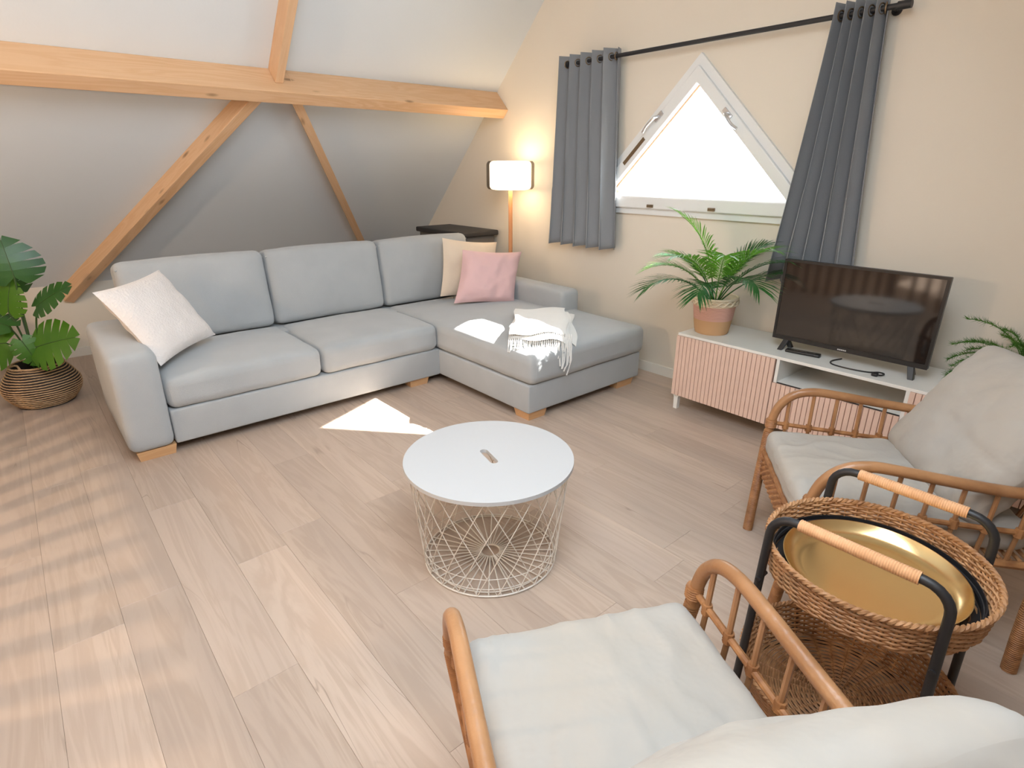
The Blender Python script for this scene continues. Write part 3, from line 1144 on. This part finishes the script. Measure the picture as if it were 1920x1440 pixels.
def frond(az, el, length, droop, seed, nl=34, w=.0088, ll=.165, m=None):
    """arched palm frond with paired leaflets, local to the pot."""
    r = random.Random(seed)
    d = Vector((cos(az), sin(az), 0))
    side = Vector((-sin(az), cos(az), 0))
    p = Vector((d.x * .012, d.y * .012, .17))
    e = el
    path = [p.copy()]
    steps = 22
    for k in range(steps):
        t = k / steps
        p = p + (d * cos(e) + Vector((0, 0, 1)) * sin(e)) * (length / steps)
        e -= droop / steps * (.35 + 1.6 * t)
        p.x = min(p.x, W - .03 - px_)
        path.append(p.copy())
    b = MB().tube(path, [.0042 * (1 - .75 * k / steps) for k in range(steps + 1)], 6)
    for k in range(nl):
        t = .34 + .66 * k / (nl - 1)
        f = t * steps
        i = min(int(f), steps - 1)
        q0 = path[i].lerp(path[i + 1], f - i)
        tg = (path[i + 1] - path[i]).normalized()
        up = side.cross(tg) * -1
        if up.z < 0:
            up = -up
        L = ll * (.55 + .75 * sin(pi * (.12 + .80 * (k / (nl - 1))))) * (.9 + .2 * r.random())
        for s in (-1, 1):
            a = radians(56 - 30 * (k / (nl - 1))) + (r.random() - .5) * .12
            dr = (tg * cos(a) + side * s * sin(a) + up * .22).normalized()
            nrm = dr.cross(up).normalized()
            vs = []
            for tt, ww in ((0, .35), (.3, 1), (.65, .8), (1, .02)):
                c = q0 + dr * L * tt - Vector((0, 0, 1)) * (L * .30 * tt * tt)
                c.x = min(c.x, W - .025 - px_)
                vs += [c - nrm * w * ww * .5, c + nrm * w * ww * .5]
            b.add(vs, [(0, 1, 3, 2), (2, 3, 5, 4), (4, 5, 7, 6)])
    return part('frond', b, m or M_PALM, palm, world=False)


# azimuths in world: -x is 180 deg, towards the sofa +y is 90 deg
frond(radians(140), radians(84), .57, .85, 1, m=M_PALM, ll=.18)
frond(radians(170), radians(66), .50, 1.15, 2, m=M_PALM)
frond(radians(128), radians(60), .44, 1.3, 3, m=M_PALM)
frond(radians(150), radians(46), .47, 1.35, 4, m=M_PALMD, ll=.155)
frond(radians(196), radians(52), .44, 1.5, 5, m=M_PALMD, ll=.155)
frond(radians(118), radians(72), .40, 1.2, 6, m=M_PALMD)
frond(radians(280), radians(62), .52, 1.25, 7, m=M_PALMD)
frond(radians(262), radians(74), .50, 1.2, 8, m=M_PALM)
frond(radians(300), radians(48), .50, 1.1, 9, m=M_PALMD)
frond(radians(240), radians(56), .46, 1.4, 10, m=M_PALMD)
frond(radians(320), radians(76), .42, .9, 11, m=M_PALMD)
frond(radians(215), radians(78), .46, 1.3, 12, m=M_PALM)

# ================================================================== FERN on the far end of the bench
fx, fy = 3.10, .30
fern = thing('potted_fern', 'feathery green fern in dark pot on the bench behind the rattan chair', 'potted plant', (fx, fy, .48))
part('pot', MB().lathe([(0, 0), (.065, 0), (.085, .13), (.088, .135), (.080, .135), (.078, .11), (0, .11)], 28), M_BLACKP, fern, world=False)
for k in range(36):
    r = random.Random(k + 50)
    az, el = 2 * pi * k / 36 + r.random() * .3, radians(30 + 58 * r.random())
    L = .19 + .15 * r.random()
    d = Vector((cos(az), sin(az), 0))
    p, e = Vector((d.x * .02, d.y * .02, .11)), el
    path = [p.copy()]
    for i in range(14):
        p = p + (d * cos(e) + Vector((0, 0, 1)) * sin(e)) * L / 14
        e -= .09 + .05 * r.random()
        path.append(p.copy())
    path = [Vector((min(q_.x, W - .03 - fx), q_.y, max(q_.z, .012))) for q_ in path]
    b = MB().tube(path, .0016, 4)
    for i in range(4, 14):
        for q in range(24):
            o_ = path[i].lerp(path[i + 1], r.random())
            dr = Vector((r.random() - .5, r.random() - .5, r.random() - .25)).normalized() + (path[i + 1] - path[i]).normalized() * .8
            dr.normalize()
            nn = dr.orthogonal().normalized() * .0011
            ln = .016 + .016 * r.random()
            tip = o_ + dr * ln
            tip.x = min(tip.x, W - .02 - fx)
            b.add([o_ - nn, o_ + nn, tip], [(0, 1, 2)])
    part('frond', b, M_FERN, fern, world=False)

# ================================================================== MONSTERA IN SEAGRASS BASKET
mx_, my_ = -.070, 4.49
mon = thing('potted_monstera', 'monstera plant with split leaves in striped seagrass belly basket', 'potted plant', (mx_, my_, 0))
bprof = []
nrow = 17
for k in range(nrow + 1):
    t = k / nrow
    z = .012 + .243 * t
    r = .148 + .062 * sin(pi * min(1, t * 1.02) ** .92) - .012 * t
    if t > .52:
        r -= .006 * sin((t - .52) / .48 * pi)
    bprof.append((r, z))
part('basket_body', MB().lathe([(0, .004), (.150, .004)] + [(r - .004, z) for r, z in bprof] + [(bprof[-1][0] - .012, .245), (bprof[-1][0] - .02, .15)], 48), M_SEAGD, mon, world=False)
for k, (r, z) in enumerate(bprof):
    pts = [((r + .0015 * sin(40 * a)) * cos(a), (r + .0015 * sin(40 * a)) * sin(a), z + .001 * sin(7 * a + k)) for a in [2 * pi * i / 96 for i in range(96)]]
    part('coil', MB().tube(pts, .0036 if k < nrow else .0065, 5, True), M_SEAG, mon, world=False)
for a0 in (radians(205), radians(25)):
    hp = []
    for t in range(13):
        a = a0 - .55 + 1.1 * t / 12
        lift = .055 * sin(pi * t / 12)
        rr = bprof[-1][0] - .6 * lift * 1.0
        hp.append((rr * cos(a), rr * sin(a), .252 + lift * .35))
    part('handle', MB().tube(hp, .006, 7), M_SEAG, mon, world=False)
part('soil', MB().lathe([(0, .185), (bprof[-1][0] - .018, .18)], 24), M_SOIL, mon, world=False)


def monstera_leaf(base, tip_dir, normal, L, wd_, seed, material, stem_from, lobes=6):
    """heart shaped blade with slits; base = petiole joint, tip_dir = midrib direction."""
    r = random.Random(seed)
    T = Vector(tip_dir).normalized()
    Nn = Vector(normal)
    Nn = (Nn - T * Nn.dot(T)).normalized()
    Sd = T.cross(Nn)
    B = Vector(base)
    b = MB()

    def width(t):      # half width along the midrib, t from -.22 (ear) to 1
        s = (t + .24) / 1.24
        return wd_ * (max(0.0, sin(pi * s ** .72)) ** .62)

    def P(t, w, s):
        droop = -.20 * L * max(0, t) ** 2 - .10 * (w / wd_) ** 2 * wd_
        return B + T * (t * L) + Sd * (s * w) + Nn * droop
    for s in (-1, 1):
        ts = [-.22 + 1.22 * k / lobes for k in range(lobes + 1)]
        for k in range(lobes):
            t0, t1 = ts[k], ts[k + 1]
            m0, m1 = max(0.0, t0 * .86), max(0.02, t1 * .86)
            gap = .085 * (t1 - t0) if 0 < k else .05 * (t1 - t0)
            n = 5
            vs = []
            cut = .45 + .2 * r.random()
            for j in range(n + 1):
                f = j / n
                for e, (tt, mm) in enumerate(((t0, m0), (t1, m1))):
                    wmax = width(tt + (.04 if e == 0 else -.04) * (t1 - t0))
                    w = wmax * f
                    ts_ = mm + (tt - mm) * min(1, f * 1.1)
                    if f > cut:
                        g = gap * min(1, (f - cut) * 5)
                        ts_ += g if e == 0 else -g
                    if j == n:
                        ts_ += (.10 if e == 0 else -.02) * (t1 - t0)
                    vs.append(P(ts_, w, s))
            fs = [(2 * j, 2 * j + 1, 2 * j + 3, 2 * j + 2) for j in range(n)]
            b.add(vs, fs)
    lf = part('leaf', b, material, mon, world=False)
    rib = MB().tube([P(t, 0, 1) + Nn * .001 for t in [k / 8 * .95 for k in range(9)]], [.0028 * (1 - k / 11) for k in range(9)], 5)
    part('midrib', rib, M_STEM, lf, world=False)
    s0 = Vector(stem_from)
    mid = s0.lerp(B, .55) + Vector((0, 0, .05))
    part('stem', MB().tube(smooth_path([s0, mid, B], 8), .005, 6), M_STEM, mon, world=False)
    return lf


# directions use the view-facing frame: right of picture = (.76,-.65), towards viewer = (-.0,-1)
RT, TW = Vector((.759, -.651, 0)), Vector((-.02, -.98, .18))
UPV = Vector((0, 0, 1))


def at(a, h, f=0.0):
    """a metres to the picture right of the pot centre, h above floor, f towards the room."""
    return RT * a + Vector((0, 0, h)) + Vector((-.25, -.97, 0)) * f


c0 = at(0, .19)
c1 = at(.02, .19, .02)
monstera_leaf(at(.045, .80, .04), -UPV * .12 + UPV * 1.0 + RT * -.05, TW, .24, .165, 1, M_MON, c0)
monstera_leaf(at(.13, .63, .05), RT * .75 + UPV * .55, TW * .75 + RT * -.35 + UPV * .55, .25, .105, 2, M_MON, c1)
monstera_leaf(at(-.045, .60, .06), -UPV * .25 + RT * .15 + UPV * .9, TW + RT * -.6, .20, .105, 3, M_MONL, c0)
monstera_leaf(at(.085, .40, .13), RT * .85 + UPV * .28, TW + UPV * .55, .25, .165, 4, M_MONL, c1)
monstera_leaf(at(-.10, .42, .12), -RT * .75 - UPV * .05 + TW * .2, TW + UPV * .3, .24, .165, 5, M_MONL, c0)
monstera_leaf(at(-.06, .52, .10), -RT * .8 + UPV * .35, TW * .5 + UPV * .8, .22, .10, 6, M_MON, c0)
monstera_leaf(at(.01, .44, .15), RT * .3 - UPV * .75, TW + UPV * .3, .17, .075, 7, M_MONL, c1)
monstera_leaf(at(-.03, .70, -.10), -RT * .4 + UPV * .6, TW * .6 + UPV * .5, .22, .13, 8, M_MON, c0)

# ================================================================== COFFEE TABLE
tx, ty = 1.128, 1.445
tab = thing('wire_coffee_table', 'round wire basket coffee table with grey lid top', 'coffee table', (tx, ty, 0))
n = 96
b = MB()
vs = []
sa = radians(76.5)
for z in (.408, .422):
    for rr in (.3075,):
        vs += [(rr * cos(2 * pi * k / n), rr * sin(2 * pi * k / n), z) for k in range(n)]
    for k in range(n):
        a = 2 * pi * k / n
        # slot: stadium of half length .052, radius .0115, found by direction
        dx, dy = cos(a - sa), sin(a - sa)
        hl, sr = .044, .0145
        if abs(dy) > 1e-9 and abs(dx / dy) * sr <= hl:
            t = sr / abs(dy)
        else:
            bb = hl * abs(dx)
            t = bb + sqrt(max(0, bb * bb - hl * hl + sr * sr))
        vs.append((t * cos(a), t * sin(a), z))
fs = []
for k in range(n):
    l = (k + 1) % n
    fs += [(k, n + k, n + l, l), (2 * n + k, 2 * n + l, 3 * n + l, 3 * n + k), (k, l, 2 * n + l, 2 * n + k), (n + k, 3 * n + k, 3 * n + l, n + l)]
b.add(vs, fs)
top = part('lid_top', b, M_TABLE, tab, world=False)
RB, RT_ = .250, .292
part('ring', MB().tube(ring(RB, .006, 72), .0034, 6, True), M_WIRE, tab, world=False)
part('ring', MB().tube(ring(RB * .93, .010, 72), .0022, 6, True), M_WIRE, tab, world=False)
part('ring', MB().tube(ring(.037, .010, 40), .0034, 6, True), M_WIRE, tab, world=False)
part('ring', MB().tube(ring(RT_, .402, 72), .004, 6, True), M_WIRE, tab, world=False)
for z in (.04, .085):
    part('ring', MB().tube(ring(RB + (RT_ - RB) * z / .40, z, 72), .0013, 5, True), M_WIRE, tab, world=False)
NS = 36
spoke = MB().tube([(.037, 0, .012), (RB, 0, .012)], .0027, 5).mesh('spoke', M_WIRE)
for k in range(NS):
    link('spoke', spoke, tab, rot=(0, 0, 2 * pi * k / NS))
for s in (1, -1):
    hel = []
    for k in range(17):
        t = k / 16
        a = s * t * radians(40)
        r = RB + (RT_ - RB) * t
        hel.append(((r + s * .0012) * cos(a), (r + s * .0012) * sin(a), .006 + .396 * t))
    me = MB().tube(hel, .0017, 5).mesh('side_wire', M_WIRE)
    for k in range(22):
        link('side_wire', me, tab, rot=(0, 0, 2 * pi * (k + .5) / 22))


# ================================================================== RATTAN ARMCHAIRS
def wrapped(path, r, pitch=.006, n=10):
    """pole wound with rattan peel: radius ripples along the path."""
    P = [Vector(p) for p in path]
    out, rs = [], []
    step = 0
    for i in range(len(P) - 1):
        L = (P[i + 1] - P[i]).length
        k = max(2, int(L / pitch * 2))
        for j in range(k):
            out.append(P[i].lerp(P[i + 1], j / k))
            rs.append(r * (1.0 if step % 2 else 1.10))
            step += 1
    out.append(P[-1])
    rs.append(r)
    return MB().tube(out, rs, n)


AH = .290
ARM = [(0, -.030, .42), (.002, -.032, .47), (.004, -.052, .535), (.005, -.098, .583), (.005, -.165, .600), (.005, -.25, .594),
       (.005, -.36, .580), (.003, -.50, .565), (-.01, -.62, .555), (-.03, -.70, .55)]


def armchair(label, loc, rz):
    c = thing('rattan_armchair', label, 'armchair', loc, rz, None)

    def pt(nm, mb, m, par=None, **k):
        return part(nm, mb, m, par or c, world=False, **k)
    for s in (1, -1):
        arm = [(s * (AH + a[0]), a[1], a[2]) for a in ARM]
        pt('armrest', MB().tube(smooth_path(arm, 5), .0165, 12), M_RATTAN)
        pt('leg', wrapped(smooth_path([(s * .238, 0, 0), (s * .262, -.012, .20), (s * .287, -.026, .40), (s * .290, -.030, .43)], 4), .0175), M_WRAP)
        # rear leg: splayed foot, runs on into the back post
        pt('leg', wrapped(smooth_path([(s * .345, -.645, 0), (s * .335, -.645, .15), (s * .318, -.66, .27), (s * .30, -.72, .40)], 4), .0190), M_WRAP)
        pt('back_post', MB().tube(smooth_path([(s * .30, -.715, .39), (s * .285, -.765, .55), (s * .265, -.83, .70), (s * .20, -.865, .78), (s * .10, -.88, .805), (0, -.885, .81)], 6), .0155, 10), M_RATTAN)
        # lower side rail with bound spindles
        rail = [(s * .288, -.03, .465), (s * .288, -.20, .452), (s * .286, -.40, .440), (s * .283, -.68, .43)]
        pt('side_rail', MB().tube(smooth_path(rail, 5), .0085, 8), M_WRAP)
        for k in range(7):
            y = -.085 - .083 * k
            za = .592 if k > 0 else .574
            for i in range(len(ARM) - 1):
                if ARM[i][1] >= y >= ARM[i + 1][1]:
                    f = (ARM[i][1] - y) / (ARM[i][1] - ARM[i + 1][1])
                    za = ARM[i][2] + (ARM[i + 1][2] - ARM[i][2]) * f
            sp = pt('spindle', MB().tube([(s * .280, y + .003, .335), (s * .288, y, .45), (s * (AH + .004), y, za)], .0068, 7), M_RATTAN)
            zr = .452 - (abs(y) - .2) * .045
            pt('binding', wrapped([(s * .2885, y, zr - .013), (s * .2885, y, zr + .013)], .0115, .006, 8), M_WRAP, sp)
        pt('binding', wrapped([(s * .288, -.031, .448), (s * .289, -.031, .478)], .020, .006, 10), M_WRAP)
        # woven side apron below the seat
        pt('seat_rail', MB().tube(smooth_path([(s * .270, -.02, .325), (s * .280, -.3, .325), (s * .285, -.70, .325)], 5), .013, 8), M_WRAP)
    # woven front band
    fb = MB()
    for r_ in range(7):
        z = .262 + .0115 * r_
        pp = [(-.265 + .53 * k / 60, -.018 + .0035 * sin(k * pi / 2 + r_ * pi), z) for k in range(61)]
        fb.tube(pp, .0052, 5)
    pt('woven_apron', fb, M_WRAP)
    pt('front_rail', MB().tube([(-.27, -.022, .345), (.27, -.022, .345)], .012, 8), M_WRAP)
    pt('rear_rail', MB().tube([(-.30, -.70, .33), (.30, -.70, .33)], .013, 8), M_WRAP)
    sd = MB()
    for k in range(26):
        y = -.04 - .025 * k
        sd.tube([(-.28, y, .338), (.28, y, .338)], .006, 5)
    pt('woven_seat', sd, M_WICKER)
    bk = MB()
    for k in range(9):
        xx = -.20 + .05 * k
        bk.tube(smooth_path([(xx * 1.1, -.715, .34), (xx, -.79, .56), (xx * .9, -.86 - .01, .79 - .1 * abs(xx))], 4), .0065, 6)
    pt('back_spindles', bk, M_RATTAN)
    # cushions
    def crease(mb, sd, k):
        for v in mb.v:
            w = v + .05 * noise.noise_vector(v * 6 + Vector((sd, 0, 0)))
            for f, g in ((4.0, 1.0), (8.5, .5)):
                r_ = max(0.0, 1 - abs(noise.noise(Vector((w.x * f * 1.7, w.y * f * .8 + sd, w.z * f)))) * 3.2)
                v.z += k * g * r_ ** 2
        return mb
    pt('seat_cushion', crease(MB().rbox(-.268, .268, -.64, -.012, .345, .446, .036, 44, crown=.016, wr=.006, seed=int(loc[0] * 10)), loc[0] * 9, .007), M_CANVAS)
    bc = MB().rbox(-.28, .28, -.075, .075, 0, .475, .05, 30, wr=.010, seed=int(loc[0] * 10) + 3, crown_y=-.0)
    for v in bc.v:          # fuller middle, thinner seam edge
        e = max(0, 1 - (v.x / .28) ** 2) * max(0, 1 - ((v.z - .2375) / .2375) ** 2)
        v.y *= .55 + .65 * e ** .5
    for v in bc.v:
        r_ = max(0.0, 1 - abs(noise.noise(Vector((v.x * 5 + v.z * 3, v.z * 9, loc[0] * 5)))) * 3.2)
        v.y -= .006 * r_ ** 2
    bc.xf(Matrix.Translation((0, -.455, .425)) @ Matrix.Rotation(radians(31), 4, 'X'))
    pt('back_cushion', bc, M_CANVAS)
    return c


chair_a = armchair('rattan armchair with cream cushions standing in front of the tv bench', (1.846, .731, 0), radians(37))
chair_b = armchair('rattan armchair with cream cushions facing the wire coffee table', (.787, .695, 0), radians(-26))

# ================================================================== TRAY TABLE
sx_, sy_ = 1.405, .290
st = thing('wicker_side_table', 'two-tier wicker side table with black frame between the rattan armchairs', 'side table', (sx_, sy_, 0))


def wicker_wall(r0, r1, z0, z1, rows, rad, stakes=44):
    b = MB()
    for k in range(rows):
        t = (k + .5) / rows
        r = r0 + (r1 - r0) * t
        z = z0 + (z1 - z0) * t
        m = stakes * 4
        b.tube([((r + rad * .9 * sin(stakes * a / 2 + k * pi)) * cos(a), (r + rad * .9 * sin(stakes * a / 2 + k * pi)) * sin(a), z)
                for a in [2 * pi * i / m for i in range(m)]], rad, 5, True)
    for k in range(stakes):
        a = 2 * pi * (k + .5) / stakes
        b.tube([(r0 * cos(a), r0 * sin(a), z0), (r1 * cos(a), r1 * sin(a), z1)], rad * .9, 5)
    return b


def wicker_floor(r, z, rings_, rad):
    b = MB()
    for k in range(rings_):
        rr = r * (k + .6) / rings_
        m = 72
        b.tube([(rr * cos(a), rr * sin(a), z + rad * .8 * sin(14 * a + k * pi)) for a in [2 * pi * i / m for i in range(m)]], rad, 4, True)
    for k in range(28):
        a = 2 * pi * k / 28
        b.tube([(.02 * cos(a), .02 * sin(a), z), (r * cos(a), r * sin(a), z)], rad * .8, 4)
    return b


def braid(r, z, rad):
    b = MB()
    for s in (0, 1):
        b.tube([((r + rad * .7 * cos(58 * a + s * pi)) * cos(a), (r + rad * .7 * cos(58 * a + s * pi)) * sin(a), z + rad * .7 * sin(58 * a + s * pi))
                for a in [2 * pi * i / 580 for i in range(580)]], rad, 5, True)
    return b


up = part('upper_basket', wicker_wall(.228, .238, .452, .524, 11, .0034, 56), M_WICKER, st, world=False)
part('rim', braid(.240, .529, .0046), M_WICKER, up, world=False)
part('basket_floor', wicker_floor(.228, .450, 18, .006), M_WICKER, up, world=False)
lowb = part('lower_basket', wicker_wall(.222, .250, .060, .151, 13, .0036, 52), M_WICKER, st, world=False)
part('rim', braid(.252, .156, .0046), M_WICKER, lowb, world=False)
part('basket_floor', wicker_floor(.222, .058, 32, .0036), M_WICKER, lowb, world=False)
for z, r in ((.472, .2225), (.048, .215)):
    part('support_ring', MB().tube(ring(r, z, 64), .007, 8, True), M_BLACK, st, world=False)
# frame loops: each an inverted U with wrapped grip
for s in (-1, 1):
    xo = s * .178
    zt = .628

    def U(y0, y1):
        rr = .055
        pts = [(xo + s * .012, -.197, 0), (xo, -.190, .30), (xo, -.182, zt - rr)]
        for k in range(1, 7):
            a = pi - pi / 2 * k / 6
            pts.append((xo, -.182 + rr + rr * cos(a), zt - rr + rr * sin(a)))
        q = [(p[0], -p[1], p[2]) for p in pts[::-1]]
        return pts + q
    part('frame_loop', MB().tube(U(0, 0), .0105, 10), M_BLACK, st, world=False)
    part('grip', wrapped([(xo, -.120, zt), (xo, .120, zt)], .0135, .005, 12), M_HANDLE, st, world=False)
    for y in (-.185, .185):
        for z in (.44,):
            part('bolt', MB().tube([(xo - s * .028, y, z), (xo + s * .014, y, z)], .006, 8), M_BLACK, st, world=False)
# brass tray in the upper basket
part('inner_band', MB().lathe([(.2185, .455), (.2205, .490), (.2225, .490), (.2205, .455)], 64), M_BLACK, st, world=False)
tray = solo('brass_tray', MB().lathe([(0, .003), (.150, .003), (.168, .006), (.182, .013), (.193, .028), (.197, .034), (.199, .034), (.196, .027), (.184, .009),
                                      (.170, .002), (.150, 0), (0, 0)], 72), M_BRASS,
            'round polished brass tray lying in the upper basket of the wicker side table', 'tray', (sx_, sy_, .4585))
solo('tray_mat', MB().lathe([(0, 0), (.2165, 0), (.2165, .004), (0, .0045)], 64, cap0=False), M_BLACKP, 'black felt disc under the brass tray', 'mat', (sx_, sy_, .4535))

# ================================================================== STAIR BALUSTRADE and pendant (their light falls across the floor)
BX = -1.0
bal = thing('stair_balustrade', 'brown wooden stair balustrade whose shadow stripes the floor', 'balustrade', (BX, 2.6, 0))
part('handrail', MB().rbox(BX - .03, BX + .03, 1.05, 4.9, .845, .925, .015, 3), M_RAILW, bal)
for k in range(22):
    y = 2.09 + .128 * k
    part('baluster', MB().box(BX - .02, BX + .02, y - .022, y + .022, 0, .85), M_RAILW, bal, False)
for k in range(4):
    y = 1.38 + .128 * k
    part('baluster', MB().box(BX - .02, BX + .02, y - .022, y + .022, 0, .85), M_RAILW, bal, False)
for y in (1.96, 1.05, 4.9):
    part('newel_post', MB().box(BX - .045, BX + .045, y - .045, y + .045, 0, 1.04), M_RAILW, bal, False, .004)
PX, PY, PZ = -2.12, 2.50, 1.75
pend = thing('pendant_lamp', 'bare bulb pendant lamp hanging over the stair', 'pendant lamp', (PX, PY, PZ))
part('cord', MB().tube([(PX, PY, PZ + .08), (PX, PY, SL - PY - .002)], .004, 6), M_BLACK, pend)
part('socket', MB().lathe([(.02, PZ + .03), (.022, PZ + .08), (.01, PZ + .09)], 16, (PX, PY), True, True), M_BLACK, pend)
part('bulb', MB().lathe([(.012, PZ + .04), (.03, PZ + .005), (.032, PZ - .015), (.02, PZ - .038), (.002, PZ - .043)], 20, (PX, PY)),
     mat('bulb_glow', (1, .9, .7), .4, emit=((1, .75, .45), 8.0)), pend)
pd = bpy.data.lights.new('pendant_light', 'POINT')
pd.energy = 120.0
pd.color = (1.0, 0.72, 0.48)
pd.shadow_soft_size = 0.03
po = bpy.data.objects.new('pendant_light', pd)
COL.objects.link(po)
po.location = (PX, PY, PZ - .08)
